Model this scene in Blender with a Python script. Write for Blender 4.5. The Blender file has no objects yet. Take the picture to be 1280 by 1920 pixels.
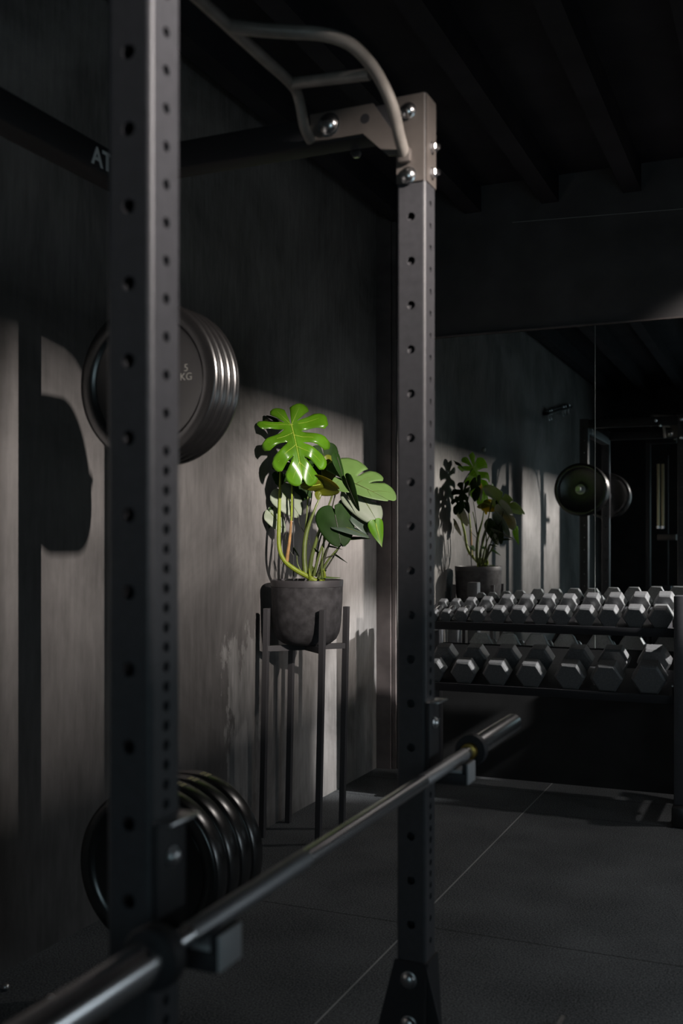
import bpy, bmesh, math, random
from mathutils import Vector, Matrix
random.seed(7)
PI = math.pi
C = bpy.context.scene.collection

# ---------------------------------------------------------------- camera
# world axes: x = across the room (left wall at x = PW), y = depth (mirror wall at y = QM), z = up
F, HX, HY, PHI, HC = 1934.56, 640.0, 1015.73, 0.4099, 1.2716
cs, sn = math.cos(PHI), math.sin(PHI)
cam_data = bpy.data.cameras.new('camera')
cam = bpy.data.objects.new('camera', cam_data); C.objects.link(cam)
cam.location = (0, 0, HC); cam.rotation_euler = (PI/2, 0, PHI)
cam_data.sensor_fit = 'VERTICAL'; cam_data.sensor_height = 36.0; cam_data.sensor_width = 24.0
cam_data.lens = F*36.0/1920.0
cam_data.shift_y = (HY-960)/1920.0
cam_data.clip_start = 0.02
cam_data.dof.use_dof = True; cam_data.dof.focus_distance = 4.4; cam_data.dof.aperture_fstop = 3.0
bpy.context.scene.camera = cam

# ---------------------------------------------------------------- world, light, exposure
w = bpy.data.worlds.new('world'); bpy.context.scene.world = w; w.use_nodes = True
w.node_tree.nodes['Background'].inputs[0].default_value = (0.55, 0.75, 1.0, 1)
w.node_tree.nodes['Background'].inputs[1].default_value = 0.02
vs = bpy.context.scene.view_settings
vs.view_transform = 'Standard'; vs.look = 'None'; vs.gamma = 1.0; vs.exposure = 0.0; vs.use_curve_mapping = False

PW, QM, CEIL = -2.131, 5.4257, 3.2
XR = 1.6                                  # unseen right wall, openings made up to shape the incoming light

def area(name, loc, target, sx, sy, power, col, spread=None):
    l = bpy.data.lights.new(name, 'AREA'); l.shape = 'RECTANGLE'; l.size = sx; l.size_y = sy
    l.energy = power; l.color = col
    if spread: l.spread = spread
    o = bpy.data.objects.new(name, l); C.objects.link(o); o.location = loc
    o.rotation_euler = (Vector(target)-Vector(loc)).to_track_quat('-Z', 'Y').to_euler()
    return o
# low daylight slit far outside, coming in through an opening shaped for it in the unseen wall
area('daylight_slit', (8.0, -2.4, 5.21), (-2.1, 3.6, 1.4), 0.06, 0.70, 4300, (1.0, 0.90, 0.83))
area('daylight_slit', (8.0, 0.54, 5.21), (-1.4, 1.2, 1.6), 0.06, 0.70, 2900, (1.0, 0.92, 0.88))
# added fills: cool one in a made-up wall slot, dim one behind the camera
area('low_side_fill', (XR+0.05, 3.1, 1.0), (0.2, 2.9, 0.0), 1.9, 0.36, 7.0, (0.80, 0.92, 1.0), 2.5)
area('rear_fill', (0.55, -2.3, 1.5), (-0.6, 1.5, 1.0), 1.4, 1.2, 6.0, (0.66, 0.90, 1.0), 2.2)
# track lamp over the right end of the dumbbell rack, out of frame
tl = bpy.data.lights.new('track_lamp', 'SPOT'); tl.energy = 820; tl.color = (1.0, 0.97, 0.95)
tl.spot_size = math.radians(21); tl.spot_blend = 0.6; tl.shadow_soft_size = 0.03
tlo = bpy.data.objects.new('track_lamp', tl); C.objects.link(tlo); tlo.location = (1.40, 4.74, 2.12)
tlo.rotation_euler = Vector((-2.45, 0.34, -1.27)).to_track_quat('-Z', 'Y').to_euler()
# ceiling downlight near the mirror wall, just out of frame on the right
sp = bpy.data.lights.new('ceiling_downlight', 'SPOT'); sp.energy = 50; sp.color = (1.0, 0.93, 0.88)
sp.spot_size = math.radians(120); sp.spot_blend = 0.25; sp.shadow_soft_size = 0.04
so = bpy.data.objects.new('ceiling_downlight', sp); C.objects.link(so); so.location = (0.22, 5.08, 3.0)

# ---------------------------------------------------------------- photo geometry helpers
def cam_pt(px, py, Z):
    X = (px-HX)/F*Z; Y = (HY-py)/F*Z
    return Vector((cs*X-sn*Z, sn*X+cs*Z, HC+Y))
def on_q(px, py, q):
    t = (px-HX)/F
    p = (t*cs*q-sn*q)/(cs+sn*t); Z = -sn*p+cs*q
    return Vector((p, q, HC+(HY-py)/F*Z))
def on_p(px, py, p):
    t = (px-HX)/F
    q = (-cs*p-t*sn*p)/(sn-t*cs); Z = -sn*p+cs*q
    return Vector((p, q, HC+(HY-py)/F*Z))
def in_mirror(px, py, q):
    v = on_q(px, py, 2*QM-q); return Vector((v.x, q, v.z))

# ---------------------------------------------------------------- materials
def newmat(name):
    m = bpy.data.materials.new(name); m.use_nodes = True
    return m, m.node_tree.nodes, m.node_tree.links, m.node_tree.nodes['Principled BSDF']
def simple(name, col, rough=0.5, metal=0.0, spec=0.5, noise=0.0, nscale=40, bump=0.0):
    m, N, L, b = newmat(name)
    b.inputs['Base Color'].default_value = (*col, 1); b.inputs['Roughness'].default_value = rough
    b.inputs['Metallic'].default_value = metal; b.inputs['Specular IOR Level'].default_value = spec
    if noise or bump:
        tc = N.new('ShaderNodeTexCoord'); nz = N.new('ShaderNodeTexNoise')
        nz.inputs['Scale'].default_value = nscale; nz.inputs['Detail'].default_value = 6
        L.new(tc.outputs['Object'], nz.inputs['Vector'])
        if noise:
            r = N.new('ShaderNodeValToRGB')
            r.color_ramp.elements[0].position = 0.3; r.color_ramp.elements[1].position = 0.7
            r.color_ramp.elements[0].color = (*[c*(1-noise) for c in col], 1)
            r.color_ramp.elements[1].color = (*[min(1, c*(1+noise)) for c in col], 1)
            L.new(nz.outputs['Fac'], r.inputs['Fac']); L.new(r.outputs['Color'], b.inputs['Base Color'])
        if bump:
            bp = N.new('ShaderNodeBump'); bp.inputs['Strength'].default_value = bump; bp.inputs['Distance'].default_value = 0.002
            L.new(nz.outputs['Fac'], bp.inputs['Height']); L.new(bp.outputs['Normal'], b.inputs['Normal'])
    return m

def wall_material():
    m, N, L, b = newmat('dark_plaster')
    tc = N.new('ShaderNodeTexCoord')
    n1 = N.new('ShaderNodeTexNoise'); n1.inputs['Scale'].default_value = 1.6; n1.inputs['Detail'].default_value = 8; n1.inputs['Roughness'].default_value = 0.62; n1.inputs['Distortion'].default_value = 0.6
    mp = N.new('ShaderNodeMapping'); mp.inputs['Scale'].default_value = (1, 14, 2.2); mp.inputs['Rotation'].default_value = (0.5, 0, 0)
    n2 = N.new('ShaderNodeTexNoise'); n2.inputs['Scale'].default_value = 3.0; n2.inputs['Detail'].default_value = 7
    L.new(tc.outputs['Object'], n1.inputs['Vector']); L.new(tc.outputs['Object'], mp.inputs['Vector']); L.new(mp.outputs['Vector'], n2.inputs['Vector'])
    mix = N.new('ShaderNodeMath'); mix.operation = 'MULTIPLY_ADD'; mix.inputs[1].default_value = 0.35
    L.new(n2.outputs['Fac'], mix.inputs[0]); L.new(n1.outputs['Fac'], mix.inputs[2])
    r = N.new('ShaderNodeValToRGB'); e = r.color_ramp.elements
    e[0].position = 0.50; e[0].color = (0.165, 0.158, 0.153, 1); e[1].position = 0.86; e[1].color = (0.36, 0.345, 0.335, 1)
    L.new(mix.outputs[0], r.inputs['Fac'])
    pass
    # a scraped pale patch low on the wall (filler showing through the paint)
    sep = N.new('ShaderNodeSeparateXYZ'); L.new(tc.outputs['Object'], sep.inputs[0])
    def math_(op, a, bv, clamp=False):
        k = N.new('ShaderNodeMath'); k.operation = op; k.use_clamp = clamp
        for i, v in enumerate((a, bv)):
            if isinstance(v, (int, float)): k.inputs[i].default_value = v
            else: L.new(v, k.inputs[i])
        return k.outputs[0]
    n3 = N.new('ShaderNodeTexNoise'); n3.inputs['Scale'].default_value = 9; n3.inputs['Detail'].default_value = 8; n3.inputs['Roughness'].default_value = 0.7
    mp3 = N.new('ShaderNodeMapping'); mp3.inputs['Scale'].default_value = (1, 1.4, 0.5); L.new(tc.outputs['Object'], mp3.inputs['Vector']); L.new(mp3.outputs['Vector'], n3.inputs['Vector'])
    dy = math_('ABSOLUTE', math_('SUBTRACT', sep.outputs['Y'], 3.86), 0)
    dz = math_('ABSOLUTE', math_('SUBTRACT', sep.outputs['Z'], 0.50), 0)
    d = math_('MAXIMUM', math_('DIVIDE', dy, 0.15), math_('DIVIDE', dz, 0.33))
    d = math_('ADD', d, math_('MULTIPLY', math_('SUBTRACT', n3.outputs['Fac'], 0.5), 3.2))
    mask = math_('MULTIPLY', math_('SUBTRACT', 1.05, d), 6.0, True)
    mx = N.new('ShaderNodeMixRGB'); mx.inputs['Color2'].default_value = (0.34, 0.34, 0.335, 1)
    L.new(math_('MULTIPLY', mask, math_('MULTIPLY', n2.outputs['Fac'], 0.55)), mx.inputs['Fac'])
    # weaker light on the middle of the wall, painted in as a soft-edged darkening
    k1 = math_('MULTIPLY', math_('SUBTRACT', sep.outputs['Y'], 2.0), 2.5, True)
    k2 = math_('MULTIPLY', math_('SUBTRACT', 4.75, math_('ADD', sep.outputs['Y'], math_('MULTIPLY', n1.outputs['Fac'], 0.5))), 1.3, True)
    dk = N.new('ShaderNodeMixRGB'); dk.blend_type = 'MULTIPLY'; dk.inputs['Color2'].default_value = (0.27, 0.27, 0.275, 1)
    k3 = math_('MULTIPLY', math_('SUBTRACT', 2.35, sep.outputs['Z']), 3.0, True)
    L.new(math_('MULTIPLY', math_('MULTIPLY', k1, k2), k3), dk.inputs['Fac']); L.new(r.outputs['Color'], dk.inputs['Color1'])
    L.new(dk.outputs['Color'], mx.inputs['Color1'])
    L.new(mx.outputs['Color'], b.inputs['Base Color'])
    b.inputs['Roughness'].default_value = 0.62; b.inputs['Specular IOR Level'].default_value = 0.3
    bp = N.new('ShaderNodeBump'); bp.inputs['Strength'].default_value = 0.25; bp.inputs['Distance'].default_value = 0.004
    L.new(mix.outputs[0], bp.inputs['Height']); L.new(bp.outputs['Normal'], b.inputs['Normal'])
    return m

def floor_material():
    m, N, L, b = newmat('rubber_floor')
    tc = N.new('ShaderNodeTexCoord'); sep = N.new('ShaderNodeSeparateXYZ'); L.new(tc.outputs['Object'], sep.inputs[0])
    def math_(op, a, bv=0.0, clamp=False):
        k = N.new('ShaderNodeMath'); k.operation = op; k.use_clamp = clamp
        for i, v in enumerate((a, bv)):
            if isinstance(v, (int, float)): k.inputs[i].default_value = v
            else: L.new(v, k.inputs[i])
        return k.outputs[0]
    nz = N.new('ShaderNodeTexNoise'); nz.inputs['Scale'].default_value = 170; nz.inputs['Detail'].default_value = 4; L.new(tc.outputs['Object'], nz.inputs['Vector'])
    nb = N.new('ShaderNodeTexNoise'); nb.inputs['Scale'].default_value = 2.5; nb.inputs['Detail'].default_value = 6; L.new(tc.outputs['Object'], nb.inputs['Vector'])
    r = N.new('ShaderNodeValToRGB'); e = r.color_ramp.elements
    e[0].position = 0.35; e[0].color = (0.026, 0.030, 0.033, 1); e[1].position = 0.70; e[1].color = (0.155, 0.164, 0.172, 1)
    L.new(math_('ADD', nz.outputs['Fac'], math_('MULTIPLY', math_('SUBTRACT', nb.outputs['Fac'], 0.5), 0.35)), r.inputs['Fac'])
    # pale dust in the long joint, dark joints across
    jx = math_('LESS_THAN', math_('ABSOLUTE', math_('SUBTRACT', sep.outputs['X'], -1.1475)), 0.0032)
    jx = math_('MULTIPLY', jx, math_('MULTIPLY', nb.outputs['Fac'], 1.5), True)
    jy = None
    for q in (0.2, 1.68, 3.238, 4.80, 5.19):
        k = math_('LESS_THAN', math_('ABSOLUTE', math_('SUBTRACT', sep.outputs['Y'], q)), 0.003)
        jy = k if jy is None else math_('MAXIMUM', jy, k)
    m1 = N.new('ShaderNodeMixRGB'); m1.inputs['Color2'].default_value = (0.02, 0.022, 0.023, 1)
    L.new(jy, m1.inputs['Fac']); L.new(r.outputs['Color'], m1.inputs['Color1'])
    m2 = N.new('ShaderNodeMixRGB'); m2.inputs['Color2'].default_value = (0.36, 0.365, 0.36, 1)
    L.new(jx, m2.inputs['Fac']); L.new(m1.outputs['Color'], m2.inputs['Color1'])
    L.new(m2.outputs['Color'], b.inputs['Base Color'])
    b.inputs['Roughness'].default_value = 0.75; b.inputs['Specular IOR Level'].default_value = 0.25
    bp = N.new('ShaderNodeBump'); bp.inputs['Strength'].default_value = 0.5; bp.inputs['Distance'].default_value = 0.002
    L.new(nz.outputs['Fac'], bp.inputs['Height']); L.new(bp.outputs['Normal'], b.inputs['Normal'])
    return m

def leaf_material(name, top, rough, trans, vein=0.25):
    m, N, L, b = newmat(name)
    tc = N.new('ShaderNodeTexCoord'); nz = N.new('ShaderNodeTexNoise'); nz.inputs['Scale'].default_value = 14; nz.inputs['Detail'].default_value = 4
    L.new(tc.outputs['Object'], nz.inputs['Vector'])
    r = N.new('ShaderNodeValToRGB'); e = r.color_ramp.elements
    e[0].position = 0.3; e[1].position = 0.75
    e[0].color = (*[c*(1-vein) for c in top], 1); e[1].color = (*[min(1, c*(1+vein)) for c in top], 1)
    L.new(nz.outputs['Fac'], r.inputs['Fac']); L.new(r.outputs['Color'], b.inputs['Base Color'])
    b.inputs['Roughness'].default_value = rough; b.inputs['Specular IOR Level'].default_value = 0.6 if rough < 0.45 else (0.35 if rough < 0.55 else 0.15)
    tr = N.new('ShaderNodeBsdfTranslucent'); tr.inputs['Color'].default_value = (top[0]*2.6+0.03, top[1]*1.7+0.02, top[2]*0.5, 1)
    mx = N.new('ShaderNodeMixShader'); mx.inputs['Fac'].default_value = trans
    L.new(b.outputs[0], mx.inputs[1]); L.new(tr.outputs[0], mx.inputs[2])
    L.new(mx.outputs[0], N['Material Output'].inputs['Surface'])
    return m

M = {}
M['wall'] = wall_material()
M['wall_plain'] = simple('dark_wall_paint', (0.07, 0.068, 0.07), 0.7, spec=0.3, noise=0.25, nscale=6)
M['wall_upper'] = simple('black_wall_paint', (0.12, 0.115, 0.117), 0.75, spec=0.2, noise=0.2, nscale=5)
M['low_wall'] = simple('black_low_wall', (0.018, 0.0185, 0.019), 0.7, spec=0.2, noise=0.2, nscale=8)
M['trim'] = simple('dark_brown_board', (0.17, 0.145, 0.14), 0.6, spec=0.3, noise=0.25, nscale=9)
M['ceiling'] = simple('black_ceiling', (0.045, 0.043, 0.05), 0.8, spec=0.15, noise=0.2, nscale=4)
M['floor'] = floor_material()
M['joint'] = simple('pale_edge', (0.45, 0.43, 0.40), 0.5)
M['mirror'] = simple('mirror_glass', (0.80, 0.83, 0.82), 0.012, metal=1.0)
M['mirror_edge'] = simple('mirror_edge', (0.75, 0.8, 0.78), 0.25, metal=0.6)
M['rack'] = simple('black_powder_coat', (0.049, 0.049, 0.054), 0.46, spec=0.45, noise=0.12, nscale=60, bump=0.06)
M['rack_dark'] = simple('matt_black_steel', (0.022, 0.022, 0.025), 0.6, spec=0.35)
M['bracket'] = simple('brown_grey_steel', (0.135, 0.118, 0.108), 0.42, metal=0.25, spec=0.5, noise=0.12, nscale=20)
M['grip'] = simple('worn_grey_steel', (0.30, 0.275, 0.25), 0.45, metal=0.2, spec=0.5, noise=0.15, nscale=30)
M['chrome'] = simple('chrome', (0.72, 0.72, 0.73), 0.24, metal=1.0)
M['bar_chrome'] = simple('polished_bar_chrome', (0.70, 0.70, 0.71), 0.24, metal=1.0)
M['steel'] = simple('brushed_steel', (0.55, 0.55, 0.56), 0.33, metal=1.0)
M['knurl'] = simple('knurled_steel', (0.36, 0.36, 0.37), 0.5, metal=0.9, noise=0.2, nscale=500, bump=0.3)
M['brass'] = simple('brass_ring', (0.55, 0.38, 0.10), 0.35, metal=1.0)
M['pad'] = simple('pale_plastic_liner', (0.40, 0.40, 0.41), 0.5)
M['rubber'] = simple('black_rubber_plate', (0.012, 0.0115, 0.012), 0.36, spec=0.5, noise=0.2, nscale=50, bump=0.05)
M['rubber_rim'] = simple('bumper_rubber', (0.007, 0.0068, 0.007), 0.27, spec=1.0, noise=0.15, nscale=60)
M['hex'] = simple('hex_rubber', (0.12, 0.122, 0.125), 0.5, spec=0.5, noise=0.2, nscale=120, bump=0.1)
M['grey_print'] = simple('grey_print', (0.34, 0.35, 0.34), 0.5)
M['pale_print'] = simple('pale_print', (0.75, 0.77, 0.76), 0.5)
M['dim_print'] = simple('dim_print', (0.12, 0.12, 0.11), 0.5)
M['tan_glint'] = simple('tan_glint', (0.42, 0.38, 0.20), 0.5)
M['pot'] = simple('charcoal_clay', (0.052, 0.05, 0.053), 0.7, spec=0.3, noise=0.45, nscale=28, bump=0.2)
M['pot_rim'] = simple('charcoal_glaze', (0.05, 0.047, 0.05), 0.5, spec=0.45)
M['soil'] = simple('dark_soil', (0.03, 0.02, 0.014), 0.95, noise=0.5, nscale=80, bump=0.8)
M['stand'] = simple('dark_metal_stand', (0.06, 0.058, 0.062), 0.55, spec=0.4)
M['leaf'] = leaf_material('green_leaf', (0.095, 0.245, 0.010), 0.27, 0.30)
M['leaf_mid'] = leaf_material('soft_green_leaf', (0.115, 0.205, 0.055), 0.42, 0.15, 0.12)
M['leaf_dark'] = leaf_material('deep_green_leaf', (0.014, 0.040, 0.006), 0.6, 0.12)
M['leaf_pale'] = leaf_material('pale_grey_green_leaf', (0.215, 0.255, 0.185), 0.5, 0.12, 0.12)  # pale tone includes the leaves' specular sheen, put into the base colour
M['leaf_blue'] = leaf_material('blue_grey_green_leaf', (0.075, 0.110, 0.080), 0.35, 0.10, 0.2)
M['leaf_yellow'] = leaf_material('yellow_green_leaf', (0.155, 0.185, 0.012), 0.4, 0.42)
M['midrib'] = simple('yellow_green_rib', (0.30, 0.40, 0.04), 0.45)
M['stem_light'] = simple('lime_stem', (0.175, 0.225, 0.010), 0.6, noise=0.25, nscale=20)
M['stem'] = simple('green_stem', (0.085, 0.115, 0.02), 0.45, noise=0.35, nscale=18)
M['stem_dark'] = simple('dark_stem', (0.028, 0.03, 0.016), 0.5)
M['stem_brown'] = simple('orange_brown_sheath', (0.30, 0.16, 0.055), 0.55, noise=0.35, nscale=30)
M['stake'] = simple('black_stake', (0.015, 0.016, 0.018), 0.5)
M['wood'] = simple('pale_brass_rod', (0.55, 0.47, 0.30), 0.35, metal=0.8)
M['blocker'] = simple('light_blocker', (0.2, 0.19, 0.18), 0.8)  # for the unseen added walls that cut the key light

# ---------------------------------------------------------------- mesh helpers
def obj(name, bm, mat, parent=None, smooth=True, angle=0.55, loc=None):
    bmesh.ops.recalc_face_normals(bm, faces=bm.faces[:]) if smooth is not None else None
    me = bpy.data.meshes.new(name); bm.to_mesh(me); bm.free()
    me.materials.append(M[mat])
    if smooth:
        me.polygons.foreach_set('use_smooth', [True]*len(me.polygons))
        try: me.set_sharp_from_angle(angle=angle)
        except Exception: pass
    o = bpy.data.objects.new(name, me); C.objects.link(o)
    if parent is not None: o.parent = parent
    if loc is not None: o.location = loc
    return o
def tag(o, label=None, cat=None, group=None, kind=None):
    if label: o['label'] = label
    if cat: o['category'] = cat
    if group: o['group'] = group
    if kind: o['kind'] = kind
    return o
def text_mesh(body, size, extrude, offset=0.0, align='LEFT', mat='grey_print'):
    t = bpy.data.curves.new('lettering', 'FONT'); t.body = body; t.size = size; t.extrude = extrude; t.offset = offset; t.align_x = align; t.space_line = 0.85
    k = bpy.data.objects.new('lettering_curve', t); C.objects.link(k)
    me = bpy.data.meshes.new_from_object(k.evaluated_get(bpy.context.evaluated_depsgraph_get()))
    bpy.data.objects.remove(k); bpy.data.curves.remove(t)
    me.materials.clear(); me.materials.append(M[mat])
    o = bpy.data.objects.new('lettering', me); C.objects.link(o); return o
def thing(name, label, cat, loc=(0, 0, 0), rot=(0, 0, 0), group=None):
    o = bpy.data.objects.new(name, None); C.objects.link(o); o.empty_display_size = 0.05
    o.location = loc; o.rotation_euler = rot
    return tag(o, label, cat, group)
def dup(root, label=None, loc=None, rot=None):
    def rec(o, parent):
        c = o.copy(); C.objects.link(c)
        if parent is not None: c.parent = parent
        for ch in list(o.children): rec(ch, c)
        return c
    r = rec(root, None)
    if label: r['label'] = label
    if loc is not None: r.location = loc
    if rot is not None: r.rotation_euler = rot
    return r

def box(bm, x0, x1, y0, y1, z0, z1, bev=0.0, rotx=None):
    r = bmesh.ops.create_cube(bm, size=1.0)
    vs_ = r['verts']
    for v in vs_:
        v.co = Vector(((x0+x1)/2+v.co.x*(x1-x0), (y0+y1)/2+v.co.y*(y1-y0), (z0+z1)/2+v.co.z*(z1-z0)))
    if bev:
        es = list({e for v in vs_ for e in v.link_edges})
        bmesh.ops.bevel(bm, geom=es, offset=bev, segments=2, affect='EDGES', profile=0.5)
def B(*a, **k):
    bm = bmesh.new(); box(bm, *a, **k); return bm
def prism(bm, pts, axis, a0, a1):
    """polygon pts (u,v) extruded along axis from a0 to a1; axis y: (x,z); x: (y,z); z: (x,y)"""
    def mk(u, v, a):
        return {'y': (u, a, v), 'x': (a, u, v), 'z': (u, v, a)}[axis]
    A = [bm.verts.new(mk(u, v, a0)) for u, v in pts]; D = [bm.verts.new(mk(u, v, a1)) for u, v in pts]
    n = len(pts); bm.faces.new(A); bm.faces.new(D[::-1])
    for i in range(n): bm.faces.new((A[i], D[i], D[(i+1) % n], A[(i+1) % n]))
def lathe(bm, prof, origin=(0, 0, 0), axis='z', seg=32, closed=False):
    """prof: list of (r, h) revolved about axis"""
    o = Vector(origin); rings = []
    for r, h in prof:
        ring = []
        for k in range(seg):
            a = 2*PI*k/seg; c, s = math.cos(a)*r, math.sin(a)*r
            v = {'z': (c, s, h), 'y': (c, h, s), 'x': (h, c, s)}[axis]
            ring.append(bm.verts.new(o+Vector(v)))
        rings.append(ring)
    m = len(rings)
    for i in range(m if closed else m-1):
        a, b_ = rings[i], rings[(i+1) % m]
        for k in range(seg):
            bm.faces.new((a[k], a[(k+1) % seg], b_[(k+1) % seg], b_[k]))
    if not closed:
        bm.faces.new(rings[0]); bm.faces.new(rings[-1][::-1])
def spline(pts, n):
    P = [Vector(p) for p in pts]
    P = [2*P[0]-P[1]]+P+[2*P[-1]-P[-2]]; out = []
    m = len(P)-3
    for i in range(m):
        p0, p1, p2, p3 = P[i:i+4]
        for k in range(n):
            t = k/n
            out.append(0.5*((2*p1)+(p2-p0)*t+(2*p0-5*p1+4*p2-p3)*t*t+(3*p1-p0-3*p2+p3)*t**3))
    out.append(P[-2]); return out
def tube(bm, pts, rad, seg=10, n=6, smooth=True):
    path = spline(pts, n) if smooth and len(pts) > 2 else [Vector(p) for p in pts]
    m = len(path)
    up = Vector((0.13, 0.27, 0.95)).normalized(); rings = []
    T0 = (path[1]-path[0]).normalized(); X = T0.cross(up)
    if X.length < 1e-3: X = T0.cross(Vector((1, 0, 0)))
    X.normalize()
    for i, p in enumerate(path):
        T = (path[min(i+1, m-1)]-path[max(i-1, 0)]).normalized()
        X = (X-T*X.dot(T)).normalized(); Y = T.cross(X)
        f = i/(m-1)
        if isinstance(rad, (int, float)): r = rad
        else:
            g = f*(len(rad)-1); j = min(int(g), len(rad)-2); r = rad[j]+(rad[j+1]-rad[j])*(g-j)
        rings.append([bm.verts.new(p+X*math.cos(2*PI*k/seg)*r+Y*math.sin(2*PI*k/seg)*r) for k in range(seg)])
    for i in range(m-1):
        for k in range(seg):
            bm.faces.new((rings[i][k], rings[i][(k+1) % seg], rings[i+1][(k+1) % seg], rings[i+1][k]))
    bm.faces.new(rings[0][::-1]); bm.faces.new(rings[-1])
def TB(*a, **k):
    bm = bmesh.new(); tube(bm, *a, **k); return bm

# perforated square tube -------------------------------------------------------
def perforated(bm, p0, q0, wd, z0, z1, holes, rc=0.008, thick=0.004, depth_in=0.006):
    """upright with its lower-left plan corner at (p0,q0); holes: {'-q':(list,r),'+p':(..),...}"""
    def frame(face):
        if face == '-q': return (lambda a, z, d: Vector((p0+a, q0+d, z)))
        if face == '+q': return (lambda a, z, d: Vector((p0+wd-a, q0+wd-d, z)))
        if face == '+p': return (lambda a, z, d: Vector((p0+wd-d, q0+a, z)))
        return (lambda a, z, d: Vector((p0+d, q0+wd-a, z)))
    for face in ('-q', '+q', '+p', '-p'):
        f = frame(face); lst, r = holes.get(face, ([], 0.01)); lst = sorted(lst)
        a0, a1 = rc, wd-rc; ac = wd/2; z = z0
        def quad(za, zb):
            bm.faces.new([bm.verts.new(f(a0, za, 0)), bm.verts.new(f(a1, za, 0)), bm.verts.new(f(a1, zb, 0)), bm.verts.new(f(a0, zb, 0))])
        for i, h in enumerate(lst):
            lo = z if i == 0 else (lst[i-1]+h)/2
            lo = max(lo, h-0.02)
            hi = z1 if i == len(lst)-1 else (lst[i+1]+h)/2
            hi = min(hi, h+0.02)
            if lo > z+1e-6: quad(z, lo)
            hh0, hh1, ha = h-lo, hi-h, ac-a0
            ang = [2*PI*k/16 for k in range(16)]+[math.atan2(hh1, ha), PI-math.atan2(hh1, ha), PI+math.atan2(hh0, ha), 2*PI-math.atan2(hh0, ha)]
            ang = sorted(ang); O, I, D = [], [], []
            for t in ang:
                c, s = math.cos(t), math.sin(t)
                k = min(ha/abs(c) if abs(c) > 1e-9 else 9, (hh1 if s > 0 else hh0)/abs(s) if abs(s) > 1e-9 else 9)
                O.append(bm.verts.new(f(ac+c*k, h+s*k, 0))); I.append(bm.verts.new(f(ac+c*r, h+s*r, 0))); D.append(bm.verts.new(f(ac+c*r, h+s*r, depth_in)))
            n = len(ang)
            for k in range(n):
                j = (k+1) % n
                bm.faces.new((O[k], O[j], I[j], I[k])); bm.faces.new((I[k], I[j], D[j], D[k]))
            z = hi
        if z < z1-1e-6: quad(z, z1)
    # rounded corners
    for cx, cy, st in ((p0+wd-rc, q0+wd-rc, 0), (p0+rc, q0+wd-rc, PI/2), (p0+rc, q0+rc, PI), (p0+wd-rc, q0+rc, 1.5*PI)):
        prev = None
        for k in range(6):
            a = st+PI/2*k/5; x, y = cx+rc*math.cos(a), cy+rc*math.sin(a)
            cur = (bm.verts.new((x, y, z0)), bm.verts.new((x, y, z1)))
            if prev: bm.faces.new((prev[0], cur[0], cur[1], prev[1]))
            prev = cur
    # top and bottom plugs
    for z in (z0, z1):
        pts = []
        for cx, cy, st in ((p0+wd-rc, q0+wd-rc, 0), (p0+rc, q0+wd-rc, PI/2), (p0+rc, q0+rc, PI), (p0+wd-rc, q0+rc, 1.5*PI)):
            for k in range(6):
                a = st+PI/2*k/5; pts.append(bm.verts.new((cx+rc*math.cos(a), cy+rc*math.sin(a), z)))
        bm.faces.new(pts)
    bmesh.ops.remove_doubles(bm, verts=bm.verts[:], dist=1e-5)

def bolt_bm(pos, axis, r=0.016, dome=True):
    """dome headed bolt on a washer; axis is the outward direction"""
    bm = bmesh.new()
    prof = [(0.0001, 0), (r*1.18, 0), (r*1.18, 0.002), (r, 0.003)]
    if dome:
        for k in range(1, 7):
            a = PI/2*k/6; prof.append((max(r*math.cos(a), 0.0001), 0.003+r*0.62*math.sin(a)))
        lathe(bm, prof, seg=20)
    else:
        lathe(bm, [(0.0001, 0), (r*1.25, 0), (r*1.25, 0.002), (r*0.98, 0.002), (r, 0.004), (r, 0.011), (r*0.85, 0.013), (0.55*r, 0.013), (0.55*r, 0.02), (0.0001, 0.021)], seg=6)
    q = Vector((0, 0, 1)).rotation_difference(Vector(axis))
    for v in bm.verts: v.co = q @ v.co+Vector(pos)
    return bm

# ================================================================= SETTING
def struct(name, bm, mat, smooth=False):
    o = obj(name, bm, mat, smooth=smooth); o['kind'] = 'structure'; return o
QF = -2.6; XF = 3.0
struct('floor', B(PW-0.2, XR+0.2, QF, QM+0.15, -0.1, 0), 'floor')
struct('ceiling', B(PW-0.2, XR+0.2, QF, QM+0.15, CEIL, CEIL+0.1), 'ceiling')
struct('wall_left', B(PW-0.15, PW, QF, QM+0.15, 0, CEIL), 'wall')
bm = bmesh.new(); box(bm, PW-0.15, XR+0.2, QM+0.006, QM+0.15, 0, CEIL)
struct('wall_back', bm, 'wall_upper')
struct('trim_24', B(-2.019, XR+0.15, QM, QM+0.0065, 0, 0.72), 'low_wall')
struct('wall_front', B(PW-0.15, XR+0.2, QF-0.15, QF, 0, CEIL), 'wall_plain')
OQ0, OQ1, OZ1 = 0.475, 2.40, 3.055
bm = bmesh.new()
box(bm, XR, XR+0.15, QF, OQ0, 0, CEIL); box(bm, XR, XR+0.15, 2.40, 4.55, 1.32, CEIL); box(bm, XR, XR+0.15, 2.40, 4.55, 0, 0.38); box(bm, XR, XR+0.15, 4.10, 4.55, 0.38, 1.32); box(bm, XR, XR+0.15, 4.55, QM+0.15, 0, CEIL); box(bm, XR, XR+0.15, OQ0, OQ1, OZ1, CEIL)
struct('wall_right', bm, 'wall_plain')
bm = bmesh.new()
box(bm, 3.75, 3.95, -8, -0.49, -0.1, 6.0); box(bm, 3.75, 3.95, 1.15, 9, -0.1, 6.0)
struct('blocker_sides', bm, 'blocker')  # unseen walls added to trim the key light at its sides
struct('blocker_low', B(4.4, 4.6, -8, 9, -0.1, 3.74), 'blocker')  # unseen wall added to fade the key light towards the floor
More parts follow.
